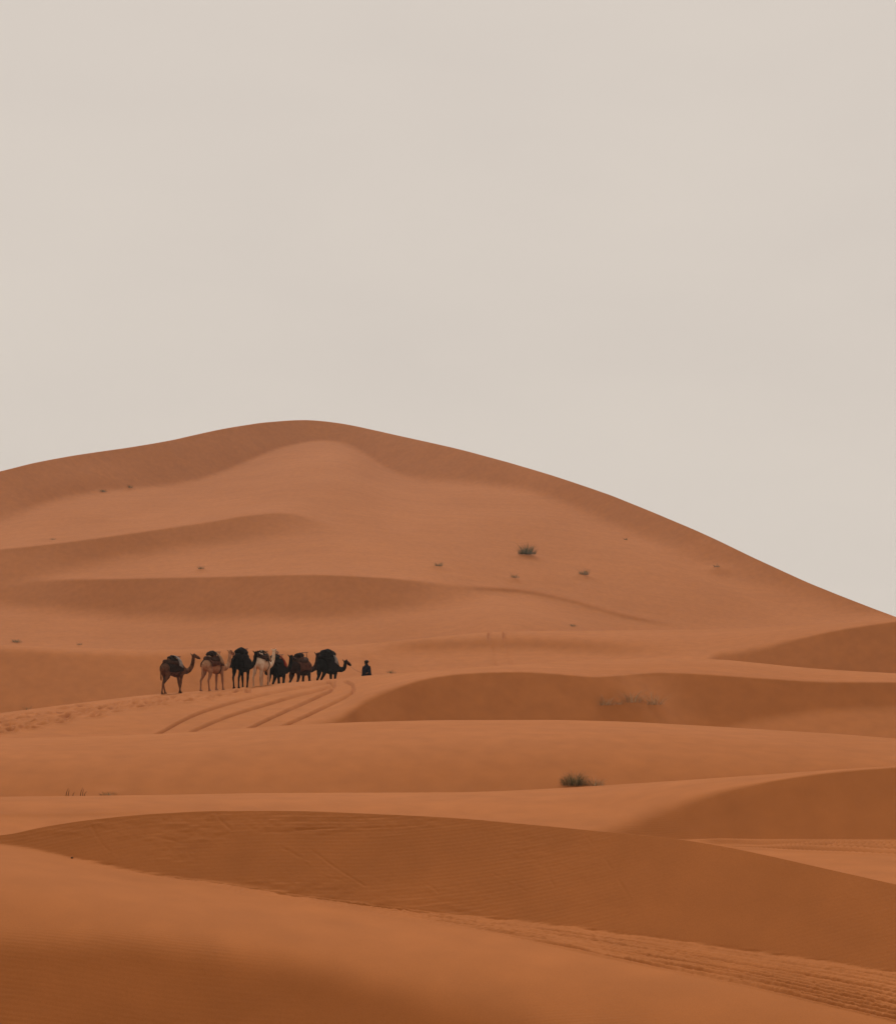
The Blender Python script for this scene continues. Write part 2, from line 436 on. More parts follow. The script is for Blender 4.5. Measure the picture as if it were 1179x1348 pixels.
# ground behind and under the photographer; frontmost rows use straight columns so that they fan out softly
near_rows = [(-60.0, -3.0), (-30.0, 0.2), (-12.0, 1.6), (-4.0, 2.2)]
nearX = np.linspace(-90, 90, NU)
for yy, zz in near_rows:
    rowsX.append(nearX * 1.0); rowsY.append(np.full(NU, yy)); rowsZ.append(np.full(NU, zz))
for t in np.linspace(0, 1, 12)[:-1]:
    yy = 0.5 + (yb - 0.5) * t
    z = 2.2 * (1 - sm(np.array(t / 0.8))) + (zb - 1.2) * sm(np.array(t / 0.8)) + 1.2 * sm(np.array((t - 0.75) / 0.25))
    rx = (1 - t) * nearX * 0.9 + t * (us - UC) / F * yb
    rowsX.append(rx); rowsY.append(yy); rowsZ.append(z)
order = ['A', 'B', 'C', 'D', 'E', 'F']
BACK = dict(A=-0.14, B=-0.10, C=-0.09, D=-0.13, E=-0.10, F=-0.45)
for q, k in enumerate(order):
    g = grids[k]
    for i in range(g['Y'].shape[0] - 1, -1, -1):
        push(g['Y'][i], EYE + g['T'][i] * g['Y'][i] + g['dZ'][i])
    y0 = g['Y'][0]; z0 = EYE + g['T'][0] * y0 + g['dZ'][0]
    if k != 'F':
        h = grids[order[q + 1]]
        y1 = h['Y'][-1]; z1 = EYE + h['T'][-1] * y1 + h['dZ'][-1]
        m0 = np.minimum(BACK[k], g['T'][0] - 0.05)
        hermite(y0, z0, m0, y1, z1, h['S'][-1] * 0.8, HID)
    else:
        zp = -22.0
        for t in np.linspace(0, 1, 16)[1:]:
            w = 1 - (1 - sm(np.array(t)))
            push(y0 + 160 * t, z0 * (1 - w) + zp * w)
        for yy in (1000, 1600, 2300, 3200):
            push(np.full(NU, float(yy)), np.full(NU, zp))
GX, GY, GZ = np.array(rowsX), np.array(rowsY), np.array(rowsZ)
NR = GX.shape[0]
co = np.stack([GX, GY, GZ], -1).reshape(-1, 3).astype(np.float32)
idx = np.arange(NR * NU).reshape(NR, NU)
quads = np.stack([idx[:-1, :-1], idx[:-1, 1:], idx[1:, 1:], idx[1:, :-1]], -1).reshape(-1, 4).astype(np.int32)
me = bpy.data.meshes.new('sand_dunes')
me.vertices.add(len(co)); me.vertices.foreach_set('co', co.ravel())
me.loops.add(quads.size); me.loops.foreach_set('vertex_index', quads.ravel())
me.polygons.add(len(quads)); me.polygons.foreach_set('loop_start', np.arange(0, quads.size, 4, dtype=np.int32))
me.polygons.foreach_set('use_smooth', np.ones(len(quads), dtype=bool))
me.update(calc_edges=True)
dunes = bpy.data.objects.new('sand_dunes', me)
C.objects.link(dunes)
dunes['kind'] = 'structure'
print('terrain quads', len(quads))

def ground_at(x, y):
    """height of the sheet under a world point (forward part only)"""
    u = x / y * F + UC
    j = np.searchsorted(us, u) - 1
    f = (u - us[j]) / (us[j + 1] - us[j])
    r0 = len(near_rows)
    a = np.interp(y, GY[r0:, j], GZ[r0:, j]); b = np.interp(y, GY[r0:, j + 1], GZ[r0:, j + 1])
    return float(a * (1 - f) + b * f)
def pix(k, u, v):
    """the point of dune k that shows at photograph pixel (u, v)"""
    g = grids[k]
    j = int(np.argmin(np.abs(us - u)))
    y = float(np.interp(v, g['V'][:, j], g['Y'][:, j]))
    x = (u - UC) / F * y
    return Vector((x, y, ground_at(x, y)))

# ------------------------------------------------------------------ materials
def new_mat(name):
    m = bpy.data.materials.new(name); m.use_nodes = True
    nt = m.node_tree
    return m, nt, nt.nodes['Principled BSDF']

def sand_material():
    m, nt, b = new_mat('sand')
    L = nt.links.new
    geo = nt.nodes.new('ShaderNodeNewGeometry')
    b.inputs['Roughness'].default_value = 0.95
    b.inputs['Specular IOR Level'].default_value = 0.03
    def noise(scale, detail, sx=1, sy=1, sz=1):
        mp = nt.nodes.new('ShaderNodeMapping'); mp.inputs['Scale'].default_value = (sx, sy, sz)
        n = nt.nodes.new('ShaderNodeTexNoise'); n.inputs['Scale'].default_value = scale; n.inputs['Detail'].default_value = detail
        L(geo.outputs['Position'], mp.inputs[0]); L(mp.outputs[0], n.inputs['Vector'])
        return n
    n1 = noise(0.05, 4, 1, 0.5, 1); n2 = noise(1.3, 5, 1, 0.6, 1); n3 = noise(55.0, 2)
    r1 = nt.nodes.new('ShaderNodeValToRGB')
    r1.color_ramp.elements[0].position = 0.3; r1.color_ramp.elements[0].color = (0.340, 0.111, 0.0285, 1)
    r1.color_ramp.elements[1].position = 0.7; r1.color_ramp.elements[1].color = (0.378, 0.128, 0.0365, 1)
    L(n1.outputs['Fac'], r1.inputs[0])
    def scale_by(col, nz, lo, hi):
        mr = nt.nodes.new('ShaderNodeMapRange'); mr.inputs['From Min'].default_value = 0.25; mr.inputs['From Max'].default_value = 0.75
        mr.inputs['To Min'].default_value = lo; mr.inputs['To Max'].default_value = hi
        L(nz.outputs['Fac'], mr.inputs['Value'])
        vm = nt.nodes.new('ShaderNodeVectorMath'); vm.operation = 'SCALE'
        L(col, vm.inputs[0]); L(mr.outputs[0], vm.inputs['Scale'])
        return vm.outputs[0]
    c = scale_by(r1.outputs[0], n2, 0.92, 1.08)
    n4 = noise(0.35, 4, 0.35, 1.0, 1)
    c = scale_by(c, n4, 0.95, 1.05)
    c = scale_by(c, n3, 0.92, 1.08)
    L(c, b.inputs['Base Color'])
    # wind ripples and grain
    mp = nt.nodes.new('ShaderNodeMapping'); mp.inputs['Scale'].default_value = (0.16, 1, 0.3); mp.inputs['Rotation'].default_value = (0, 0, math.radians(8))
    wv = nt.nodes.new('ShaderNodeTexWave'); wv.bands_direction = 'Y'; wv.inputs['Scale'].default_value = 4.2
    wv.inputs['Distortion'].default_value = 2.6; wv.inputs['Detail'].default_value = 2.5; wv.inputs['Detail Scale'].default_value = 1.6
    L(geo.outputs['Position'], mp.inputs[0]); L(mp.outputs[0], wv.inputs['Vector'])
    nr = noise(0.12, 2)
    rr = nt.nodes.new('ShaderNodeMapRange'); rr.inputs['From Min'].default_value = 0.4; rr.inputs['From Max'].default_value = 0.65
    L(nr.outputs['Fac'], rr.inputs['Value'])
    mm = nt.nodes.new('ShaderNodeMath'); mm.operation = 'MULTIPLY'
    sn = nt.nodes.new('ShaderNodeSeparateXYZ'); L(geo.outputs['Normal'], sn.inputs[0])
    nm = nt.nodes.new('ShaderNodeMapRange'); nm.inputs['From Min'].default_value = .85; nm.inputs['From Max'].default_value = .95; nm.inputs['To Min'].default_value = .35
    L(sn.outputs['Z'], nm.inputs['Value'])
    m3 = nt.nodes.new('ShaderNodeMath'); m3.operation = 'MULTIPLY'; L(rr.outputs[0], m3.inputs[0]); L(nm.outputs[0], m3.inputs[1])
    L(wv.outputs['Fac'], mm.inputs[0]); L(m3.outputs[0], mm.inputs[1])
    b1 = nt.nodes.new('ShaderNodeBump'); b1.inputs['Distance'].default_value = 0.007; b1.inputs['Strength'].default_value = 0.6
    L(mm.outputs[0], b1.inputs['Height'])
    b2 = nt.nodes.new('ShaderNodeBump'); b2.inputs['Distance'].default_value = 0.008; b2.inputs['Strength'].default_value = 0.4
    ng = noise(14.0, 4, 1, 0.5, 1)
    L(ng.outputs['Fac'], b2.inputs['Height']); L(b1.outputs[0], b2.inputs['Normal'])
    L(b2.outputs[0], b.inputs['Normal'])
    return m
me.materials.append(sand_material())

def plain_mat(name, c0, c1, scale=6.0, rough=0.9, detail=4, bump=0.0):
    m, nt, b = new_mat(name)
    tc = nt.nodes.new('ShaderNodeTexCoord')
    n = nt.nodes.new('ShaderNodeTexNoise'); n.inputs['Scale'].default_value = scale; n.inputs['Detail'].default_value = detail
    r = nt.nodes.new('ShaderNodeValToRGB')
    r.color_ramp.elements[0].position = 0.32; r.color_ramp.elements[0].color = (*c0, 1)
    r.color_ramp.elements[1].position = 0.68; r.color_ramp.elements[1].color = (*c1, 1)
    nt.links.new(tc.outputs['Object'], n.inputs['Vector']); nt.links.new(n.outputs['Fac'], r.inputs[0])
    nt.links.new(r.outputs[0], b.inputs['Base Color'])
    b.inputs['Roughness'].default_value = rough
    b.inputs['Specular IOR Level'].default_value = 0.04
    if bump:
        bp = nt.nodes.new('ShaderNodeBump'); bp.inputs['Distance'].default_value = bump
        nt.links.new(n.outputs['Fac'], bp.inputs['Height']); nt.links.new(bp.outputs[0], b.inputs['Normal'])
    return m

def fur_mat(name, base, dark, legs):
    """coat: darker along tail and back, leg tone below"""
    m, nt, b = new_mat(name)
    L = nt.links.new
    tc = nt.nodes.new('ShaderNodeTexCoord')
    n = nt.nodes.new('ShaderNodeTexNoise'); n.inputs['Scale'].default_value = 5.0; n.inputs['Detail'].default_value = 5
    L(tc.outputs['Object'], n.inputs['Vector'])
    sx = nt.nodes.new('ShaderNodeSeparateXYZ'); L(tc.outputs['Object'], sx.inputs[0])
    mr = nt.nodes.new('ShaderNodeMapRange'); mr.inputs['From Min'].default_value = 0.75; mr.inputs['From Max'].default_value = 1.25
    L(sx.outputs['Z'], mr.inputs['Value'])
    m1 = nt.nodes.new('ShaderNodeMix'); m1.data_type = 'RGBA'
    m1.inputs[6].default_value = (*legs, 1); m1.inputs[7].default_value = (*base, 1)
    L(mr.outputs[0], m1.inputs[0])
    m2 = nt.nodes.new('ShaderNodeMix'); m2.data_type = 'RGBA'
    r2 = nt.nodes.new('ShaderNodeMapRange'); r2.inputs['From Min'].default_value = 0.42; r2.inputs['From Max'].default_value = 0.66
    L(n.outputs['Fac'], r2.inputs['Value']); L(r2.outputs[0], m2.inputs[0])
    L(m1.outputs[2], m2.inputs[6]); m2.inputs[7].default_value = (*dark, 1)
    L(m2.outputs[2], b.inputs['Base Color'])
    b.inputs['Roughness'].default_value = 0.95; b.inputs['Specular IOR Level'].default_value = 0.02
    nb = nt.nodes.new('ShaderNodeTexNoise'); nb.inputs['Scale'].default_value = 40.0; L(tc.outputs['Object'], nb.inputs['Vector'])
    bp = nt.nodes.new('ShaderNodeBump'); bp.inputs['Distance'].default_value = 0.02; L(nb.outputs['Fac'], bp.inputs['Height']); L(bp.outputs[0], b.inputs['Normal'])
    return m

# ------------------------------------------------------------------ mesh helpers
def tube(bm, pts, radii, seg=10, ref=Vector((0, 1, 0))):
    """closed tube through points; radius r or (side radius along ref, other radius)"""
    pts = [Vector(p) for p in pts]
    rings = []
    n = len(pts)
    for i, p in enumerate(pts):
        d = (pts[min(i + 1, n - 1)] - pts[max(i - 1, 0)]).normalized()
        a = ref - d * ref.dot(d)
        if a.length < 1e-4:
            a = Vector((1, 0, 0)) - d * d.x
        a.normalize(); c = d.cross(a)
        r = radii[i]; ra, rb = (r if isinstance(r, tuple) else (r, r))
        rings.append([bm.verts.new(p + a * (ra * math.cos(2*math.pi*k/seg)) + c * (rb * math.sin(2*math.pi*k/seg))) for k in range(seg)])
    for i in range(n - 1):
        for k in range(seg):
            bm.faces.new((rings[i][k], rings[i][(k+1) % seg], rings[i+1][(k+1) % seg], rings[i+1][k]))
    bm.faces.new(list(reversed(rings[0]))); bm.faces.new(rings[-1])

def ball(bm, c, r, seg=14):
    bmesh.ops.create_uvsphere(bm, u_segments=seg, v_segments=seg // 2 + 2, radius=1.0,
                              matrix=Matrix.Translation(Vector(c)) @ Matrix.Diagonal((r[0], r[1], r[2], 1)))

def mesh_from(bm, name, mats, smooth=True):
    bmesh.ops.recalc_face_normals(bm, faces=bm.faces[:])
    m = bpy.data.meshes.new(name)
    bm.to_mesh(m); bm.free()
    for p in m.polygons: p.use_smooth = smooth
    for x in (mats if isinstance(mats, (list, tuple)) else [mats]): m.materials.append(x)
    return m

def remeshed(bm, name, mat, voxel, smooth_iter=4):
    """fuse overlapping volumes into one continuous skin"""
    m = mesh_from(bm, name + '_raw', mat)
    o = bpy.data.objects.new('tmp', m); C.objects.link(o)
    r = o.modifiers.new('r', 'REMESH'); r.mode = 'VOXEL'; r.voxel_size = voxel; r.use_smooth_shade = True
    s_ = o.modifiers.new('s', 'SMOOTH'); s_.iterations = smooth_iter; s_.factor = 0.5
    dg = bpy.context.evaluated_depsgraph_get()
    res = bpy.data.meshes.new_from_object(o.evaluated_get(dg))
    res.name = name
    bpy.data.objects.remove(o); bpy.data.meshes.remove(m)
    res.materials.clear(); res.materials.append(mat)
    for p in res.polygons: p.use_smooth = True
    return res

def add(name, mesh, parent=None):
    o = bpy.data.objects.new(name, mesh); C.objects.link(o)
    if parent is not None: o.parent = parent
    return o
def thing(name, label, cat, loc, rot=(0, 0, 0), group=None):
    o = bpy.data.objects.new(name, None); C.objects.link(o)
    o.location = loc; o.rotation_euler = rot; o.empty_display_size = 0.3
    o['label'] = label; o['category'] = cat
    if group: o['group'] = group
    return o

# ------------------------------------------------------------------ camels
def camel_body(mat, swing, neck_lift=0.0, head_turn=0.0, tail_sway=0.0):
    bm = bmesh.new()
    tube(bm, [(-.90, 0, 1.42), (-.80, 0, 1.40), (-.62, 0, 1.40), (-.35, 0, 1.39), (0, 0, 1.35), (.32, 0, 1.30), (.58, 0, 1.27), (.76, 0, 1.28), (.84, 0, 1.29)],
         [(.07, .10), (.17, .23), (.25, .32), (.28, .34), (.32, .40), (.31, .42), (.26, .37), (.18, .26), (.10, .14)], 16)
    ball(bm, (-.10, 0, 1.72), (.42, .20, .33))
    ball(bm, (-.10, 0, 1.92), (.22, .12, .16))
    hx = 0.10 * head_turn
    nl = neck_lift
    tube(bm, [(.60, 0, 1.32), (.82, 0, 1.24), (1.02, hx * .2, 1.20), (1.22, hx * .5, 1.27 + nl * .2), (1.38, hx * .8, 1.44 + nl * .5), (1.47, hx, 1.66 + nl * .8), (1.50, hx * 1.1, 1.88 + nl), (1.52, hx * 1.2, 2.00 + nl)],
         [(.19, .25), (.15, .20), (.12, .165), (.105, .145), (.095, .13), (.088, .115), (.085, .105), (.07, .08)], 12)
    hz = 2.0 + nl
    tube(bm, [(1.43, hx * 1.1, hz), (1.52, hx * 1.2, hz + .02), (1.66, hx * 1.5, hz + .01), (1.80, hx * 1.9, hz - .06), (1.92, hx * 2.2, hz - .12), (1.98, hx * 2.4, hz - .15)],
         [(.06, .07), (.095, .115), (.085, .10), (.065, .075), (.062, .065), (.04, .04)], 12)
    for s in (-1, 1):
        tube(bm, [(1.47, hx * 1.2 + s * .07, hz + .07), (1.45, hx * 1.2 + s * .12, hz + .14), (1.44, hx * 1.2 + s * .13, hz + .20)], [.03, .032, .012], 6)
    for s, k in ((1, 0), (-1, 1)):
        f = swing[k]                      # fore foot offset along x, foot lift
        y = s * .16
        tube(bm, [(.45, y, 1.28), (.47 + f * .1, y, 1.02), (.46 + f * .42, y, .72), (.46 + f * .5, y, .60), (.45 + f * .8, y * .95, .30), (.44 + f, y * .95, .11), (.46 + f, y * .95, .05)],
             [(.10, .16), (.085, .115), (.062, .07), (.068, .078), (.045, .048), (.05, .055), (.075, .09)], 10)
        tube(bm, [(.42 + f, y * .95, .05), (.50 + f, y * .95, .045), (.56 + f, y * .95, .035)], [(.07, .05), (.09, .045), (.06, .03)], 10)
    for s, k in ((1, 2), (-1, 3)):
        h = swing[k]
        y = s * .17
        tube(bm, [(-.62, y * .8, 1.42), (-.55 + h * .1, y, 1.16), (-.52 + h * .22, y, .96), (-.62 + h * .5, y, .74), (-.72 + h * .62, y, .60), (-.69 + h * .8, y * .95, .36), (-.66 + h, y * .95, .12), (-.64 + h, y * .95, .05)],
             [(.13, .22), (.125, .20), (.095, .135), (.065, .085), (.055, .07), (.042, .048), (.048, .05), (.07, .08)], 10)
        tube(bm, [(-.68 + h, y * .95, .05), (-.60 + h, y * .95, .045), (-.54 + h, y * .95, .035)], [(.065, .05), (.085, .045), (.055, .03)], 10)
    tube(bm, [(-.86, 0, 1.50), (-.96, tail_sway * .3, 1.38), (-1.0, tail_sway * .6, 1.15), (-1.0, tail_sway, .92), (-.98, tail_sway, .74)], [.045, .035, .035, .055, .02], 8)
    return remeshed(bm, 'camel_body', mat, 0.026, 3)

def blanket_mesh(mat, x0=-.62, x1=.42, drop=1.22, seed=0, flare=.0):
    """cloth lying over hump and flanks, a closed shell with thickness"""
    rg = random.Random(seed)
    nx, na = 15, 25
    bm = bmesh.new()
    layers = []
    for th in (0.0, 0.035):
        rows = []
        for i in range(nx):
            x = x0 + (x1 - x0) * i / (nx - 1)
            hump = math.exp(-((x + .10) / .30) ** 2)
            top = 1.72 + .34 * hump + th
            half = .325 + .02 + th + flare
            row = []
            for j in range(na):
                a = (j / (na - 1) * 2 - 1)
                aa_ = abs(a)
                y = math.copysign(min(1, (aa_ * 1.9)) ** 0.72 * half, a) if aa_ < .53 else math.copysign(half + .03 * math.sin(9 * x + seed) * (aa_ - .5), a)
                if aa_ < .53:
                    q = aa_ / .53
                    z = top - (top - 1.48) * q ** (1.6 - .5 * hump)
                else:
                    edge = drop + .05 * math.sin(6 * x + seed * 1.7) * (1 if a > 0 else .6)
                    z = 1.48 - (1.48 - edge) * (aa_ - .53) / .47
                row.append(bm.verts.new((x, y, z + rg.uniform(-.008, .008))))
            rows.append(row)
        layers.append(rows)
    lo, hi = layers
    for i in range(nx - 1):
        for j in range(na - 1):
            bm.faces.new((hi[i][j], hi[i+1][j], hi[i+1][j+1], hi[i][j+1]))
            bm.faces.new((lo[i][j], lo[i][j+1], lo[i+1][j+1], lo[i+1][j]))
    for j in range(na - 1):
        for i in (0, nx - 1):
            bm.faces.new((lo[i][j], hi[i][j], hi[i][j+1], lo[i][j+1]))
    for i in range(nx - 1):
        for j in (0, na - 1):
            bm.faces.new((lo[i][j], lo[i+1][j], hi[i+1][j], hi[i][j]))
    return mesh_from(bm, 'blanket', mat)

def pad_mesh(mat):
    bm = bmesh.new()
    pts = []
    n = 20
    rings = []
    for i in range(n):
        a = 2 * math.pi * i / n
        p = Vector((-.10 + .50 * math.cos(a), .27 * math.sin(a), 1.74 + .05 * math.cos(2 * a)))
        d = Vector((-.50 * math.sin(a), .27 * math.cos(a), 0)).normalized()
        c = d.cross(Vector((0, 0, 1)))
        rings.append([bm.verts.new(p + c * (.10 * math.cos(2*math.pi*k/10)) + Vector((0, 0, .12 * math.sin(2*math.pi*k/10)))) for k in range(10)])
    for i in range(n):
        for k in range(10):
            bm.faces.new((rings[i][k], rings[i][(k+1) % 10], rings[(i+1) % n][(k+1) % 10], rings[(i+1) % n][k]))
    return mesh_from(bm, 'saddle_pad', mat)

def roll_mesh(mat, size=1.0, lumps=3, seed=0):
    rg = random.Random(seed)
    bm = bmesh.new()
    for i in range(lumps):
        x = (-.30 + .22 * i) * (.8 + .2 * size); w = .23 * size
        pts = [(x + rg.uniform(-.03, .03), y, 1.97 + .08 * size + rg.uniform(-.02, .04) - .25 * abs(x + .1) - 1.6 * y * y) for y in (-w, -w * .5, 0, w * .5, w)]
        r = .16 * size
        tube(bm, pts, [r * .7, r, r * 1.08, r, r * .7], 12, ref=Vector((1, 0, 0)))
    return remeshed(bm, 'bedding_bundle', mat, 0.025, 4)

def handle_mesh(mat, h=.30):
    bm = bmesh.new()
    for s in (-1, 1):
        tube(bm, [(.34, s * .16, 1.70), (.35, s * .13, 1.95), (.36, s * .10, 2.05 + h)], [.016] * 3, 8)
    tube(bm, [(.36, -.20, 2.05 + h), (.36, .20, 2.05 + h)], [.018] * 2, 8, ref=Vector((1, 0, 0)))
    return mesh_from(bm, 'saddle_handle', mat)

def strap_mesh(mat, x, z0=.90, halfw=.335, top=1.62):
    bm = bmesh.new()
    n = 24; rings = []
    zc = (z0 + top) / 2; rz = (top - z0) / 2
    for i in range(n):
        a = 2 * math.pi * i / n
        p = Vector((x, halfw * math.sin(a), zc - rz * math.cos(a)))
        o = Vector((0, math.sin(a), -math.cos(a)))
        rings.append([bm.verts.new(p + Vector((dx, 0, 0)) + o * dz) for dx, dz in ((-.03, 0), (.03, 0), (.03, .014), (-.03, .014))])
    for i in range(n):
        for k in range(4):
            bm.faces.new((rings[i][k], rings[i][(k+1) % 4], rings[(i+1) % n][(k+1) % 4], rings[(i+1) % n][k]))
    return mesh_from(bm, 'girth_strap', mat)

def halter_mesh(mat, neck_lift, head_turn):
    bm = bmesh.new()
    hx = 0.10 * head_turn; hz = 2.0 + neck_lift
    def loop(c, ry, rz, tilt):
        n = 14; rings = []
        for i in range(n):
            a = 2 * math.pi * i / n
            o = Vector((math.sin(tilt) * math.sin(a) * rz, ry * math.cos(a), math.cos(tilt) * rz * math.sin(a)))
            p = Vector(c) + o
            on = o.normalized()
            rings.append([bm.verts.new(p + Vector((dx, 0, 0)) + on * dz) for dx, dz in ((-.012, -.006), (.012, -.006), (.012, .010), (-.012, .010))])
        for i in range(n):
            for k in range(4):
                bm.faces.new((rings[i][k], rings[i][(k+1) % 4], rings[(i+1) % n][(k+1) % 4], rings[(i+1) % n][k]))
    loop((1.82, hx * 1.95, hz - .07), .074, .082, .3)
    loop((1.56, hx * 1.25, hz + .02), .102, .122, .1)
    for s in (-1, 1):
        tube(bm, [(1.56, hx * 1.25 + s * .10, hz + .0), (1.70, hx * 1.6 + s * .088, hz - .02), (1.82, hx * 1.95 + s * .076, hz - .07)], [.012] * 3, 6)
    return mesh_from(bm, 'halter', mat)

M = {}
M['iron'] = plain_mat('handle_iron', (.12, .045, .03), (.20, .08, .05), 20, .6)
M['strap'] = plain_mat('strap_webbing', (.03, .022, .018), (.06, .04, .03), 30)
M['halter'] = plain_mat('halter_rope', (.06, .03, .02), (.14, .05, .03), 40)
M['pad'] = plain_mat('pad_cloth', (.035, .018, .012), (.06, .03, .02), 8, .95, 4, .02)
cloth = {
    'brown': plain_mat('cloth_dark_brown', (.010, .005, .004), (.026, .013, .009), 7, .95, 4, .03),
    'black': plain_mat('cloth_black', (.003, .0025, .0025), (.010, .008, .008), 7, .95, 4, .03),
    'rust': plain_mat('cloth_dark_rust', (.05, .018, .010), (.10, .035, .02), 7, .95, 4, .03),
    'tan': plain_mat('cloth_tan', (.20, .11, .06), (.30, .18, .11), 7, .95, 4, .03),
    'grey': plain_mat('cloth_grey', (.13, .11, .10), (.30, .27, .25), 5, .95, 4, .03),
    'red': plain_mat('cloth_red', (.16, .022, .014), (.26, .04, .02), 7, .95, 4, .03),
    'navy': plain_mat('cloth_navy', (.006, .007, .012), (.015, .016, .025), 6, .9, 4, .02),
}
# label, coat (base, dark, legs), column px, metres behind the ridge line, heading away from the picture plane, swing, bundle etc.
CAMELS = [
    ('brown camel at the tail of the caravan with dark tail and small dark bundle', ((.135, .056, .028), (.045, .019, .011), (.15, .062, .031)),
     229, -0.6, 50, (.22, -.16, .16, -.42), dict(cl='brown', bd='brown', size=.62, lumps=2, side='grey', drop=1.22), 0.0, -.4, 1.0),
    ('tan camel with dark bundle high on its hump, second from the tail of the caravan', ((.40, .21, .115), (.26, .125, .065), (.27, .12, .065)),
     282, -0.3, 56, (-.05, .12, -.28, .02), dict(cl='rust', bd='brown', size=.85, lumps=2, side='tan', drop=1.36), 0.02, .5, 1.03),
    ('broad black camel seen from behind, walking ahead of the tan camel', ((.005, .0035, .003), (.002, .0015, .0015), (.008, .005, .004)),
     318, 0.3, 70, (.10, -.08, .06, -.10), dict(cl='black', bd='black', size=1.0, lumps=3, side=None, drop=1.12), -.10, -1.2, 1.06),
    ('cream white camel with a dark saddle band between two black camels', ((.66, .50, .36), (.50, .35, .23), (.46, .28, .17)),
     345, 0.8, 70, (-.06, .10, -.10, .08), dict(cl='brown', bd='brown', size=.55, lumps=2, side='tan', drop=1.52, x0=-.25), 0.0, -.6, 1.03),
    ('black camel with a red cloth at the front of its saddle', ((.005, .0035, .003), (.002, .0015, .0015), (.008, .005, .004)),
     365, 5.2, 65, (.12, -.12, .10, -.14), dict(cl='black', bd='black', size=.8, lumps=2, side='red', drop=1.08), -.10, -.3, 1.12),
    ('dark reddish brown camel behind the leading black camel', ((.030, .011, .007), (.012, .005, .0035), (.060, .022, .012)),
     397, 5.8, 58, (-.10, .12, -.16, .12), dict(cl='rust', bd='brown', size=.8, lumps=2, side=None, drop=1.20), -.04, -.3, 1.12),
    ('black camel leading the caravan with a tall bundle and pale stripe', ((.005, .0035, .003), (.002, .0015, .0015), (.008, .005, .004)),
     431, 6.6, 56, (.14, -.10, .06, -.18), dict(cl='black', bd='black', size=1.15, lumps=3, side='grey', drop=1.05), -.42, -.3, 1.14),
]
lead_head = None
for ci, (label, coat, u, off, head, swing, sd, lift, turn, sc) in enumerate(CAMELS):
    jd = float(np.interp(u, us, grids['D']['Y'][0])) + off
    x = (u - UC) / F * jd
    hd = math.radians(head)
    dx, dy = math.cos(hd), math.sin(hd)
    zf, zr = ground_at(x + dx * .5, jd + dy * .5), ground_at(x - dx * .6, jd - dy * .6)
    pitch = math.atan2(zf - zr, 1.1)
    z = ground_at(x, jd)
    z = (zf * .6 + zr * .5) / 1.1
    root = thing('camel', label, 'camel', (x, jd, z - 0.03), (0, -pitch, hd), 'camels walking in a caravan')
    root.rotation_mode = 'XYZ'
    root.scale = (sc, sc * 1.1, sc)
    fm = fur_mat('camel_fur_%d' % ci, *coat)
    add('body', camel_body(fm, swing, lift, turn, tail_sway=.05 * ((ci % 3) - 1)), root)
    add('saddle_pad', pad_mesh(cloth['black'] if sd['cl'] == 'black' else M['pad']), root)
    bl = add('blanket', blanket_mesh(cloth[sd['cl']], x0=sd.get('x0', -.62), drop=sd['drop'], seed=ci), root)
    bd = add('bedding_bundle', roll_mesh(cloth[sd['bd']], sd['size'], sd['lumps'], ci), root)
    if sd['side']:
        bm = bmesh.new()                                   # folded cloth hanging over the front of the saddle
        prof = [(-.37, 1.50), (-.36, 1.66), (-.27, 1.88), (-.12, 2.03), (0, 2.06), (.12, 2.03), (.27, 1.88), (.36, 1.66), (.37, 1.50)]
        for k_, xx in enumerate((.10, .20, .30)):
            pts = [(xx + .02 * math.sin(i * 1.3 + k_), yy * 1.04, zz - .05 * k_ + .02) for i, (yy, zz) in enumerate(prof)]
            tube(bm, pts, [(.055, .035)] * len(pts), 8, ref=Vector((1, 0, 0)))
        add('folded_cloth', remeshed(bm, 'folded_cloth', cloth[sd['side']], .022, 2), root)
    add('saddle_handle', handle_mesh(M['iron'], -.02 + .06 * (ci % 3)), root)
    add('girth_strap', strap_mesh(M['strap'], .20, z0=.905, halfw=.335), root)
    add('halter', halter_mesh(M['halter'], lift, turn), root)
    if ci == 6:
        bpy.context.view_layer.update()
        lead_head = root.matrix_world @ Vector((1.84, 0.10 * turn * 1.95, 1.84 + lift))

# ------------------------------------------------------------------ the guide
skin = plain_mat('skin', (.10, .05, .03), (.14, .07, .045), 12, .6)
hairm = plain_mat('head_wrap', (.008, .006, .005), (.018, .013, .010), 30, .7)
pu = 482.5
pd = float(np.interp(pu, us, grids['D']['Y'][0])) + 9.0
px_ = (pu - UC) / F * pd
pz = ground_at(px_, pd)
PH = math.radians(62)
guide = thing('person', 'person in dark navy robe leading the camels by a rope', 'person', (px_, pd, pz - .01), (0, 0, PH))
bm = bmesh.new()            # facing +X, left side +Y, 1.74 m tall
tube(bm, [(0, 0, .90), (0, 0, 1.02), (.0, 0, 1.18), (.01, 0, 1.34), (0, 0, 1.44), (0, 0, 1.49)], [(.165, .12), (.15, .11), (.155, .115), (.185, .12), (.15, .085), (.06, .055)], 14)
tube(bm, [(0, 0, 1.45), (.01, 0, 1.53), (.02, 0, 1.57)], [.06, .055, .055], 10)
ball(bm, (.02, 0, 1.635), (.098, .076, .112))
ball(bm, (.045, 0, 1.585), (.065, .055, .055))
tube(bm, [(.10, 0, 1.655), (.128, 0, 1.625), (.105, 0, 1.60)], [.012, .020, .012], 8)     # nose
tube(bm, [(.095, -.022, 1.578), (.103, 0, 1.578), (.095, .022, 1.578)], [.008, .010, .008], 6, ref=Vector((0, 0, 1)))   # mouth
for s in (-1, 1):
    ball(bm, (.01, s * .08, 1.63), (.022, .012, .034), 8)
    ball(bm, (.088, s * .032, 1.645), (.014, .015, .012), 8)
LEG = ((1, .16, .06), (-1, -.14, .10))
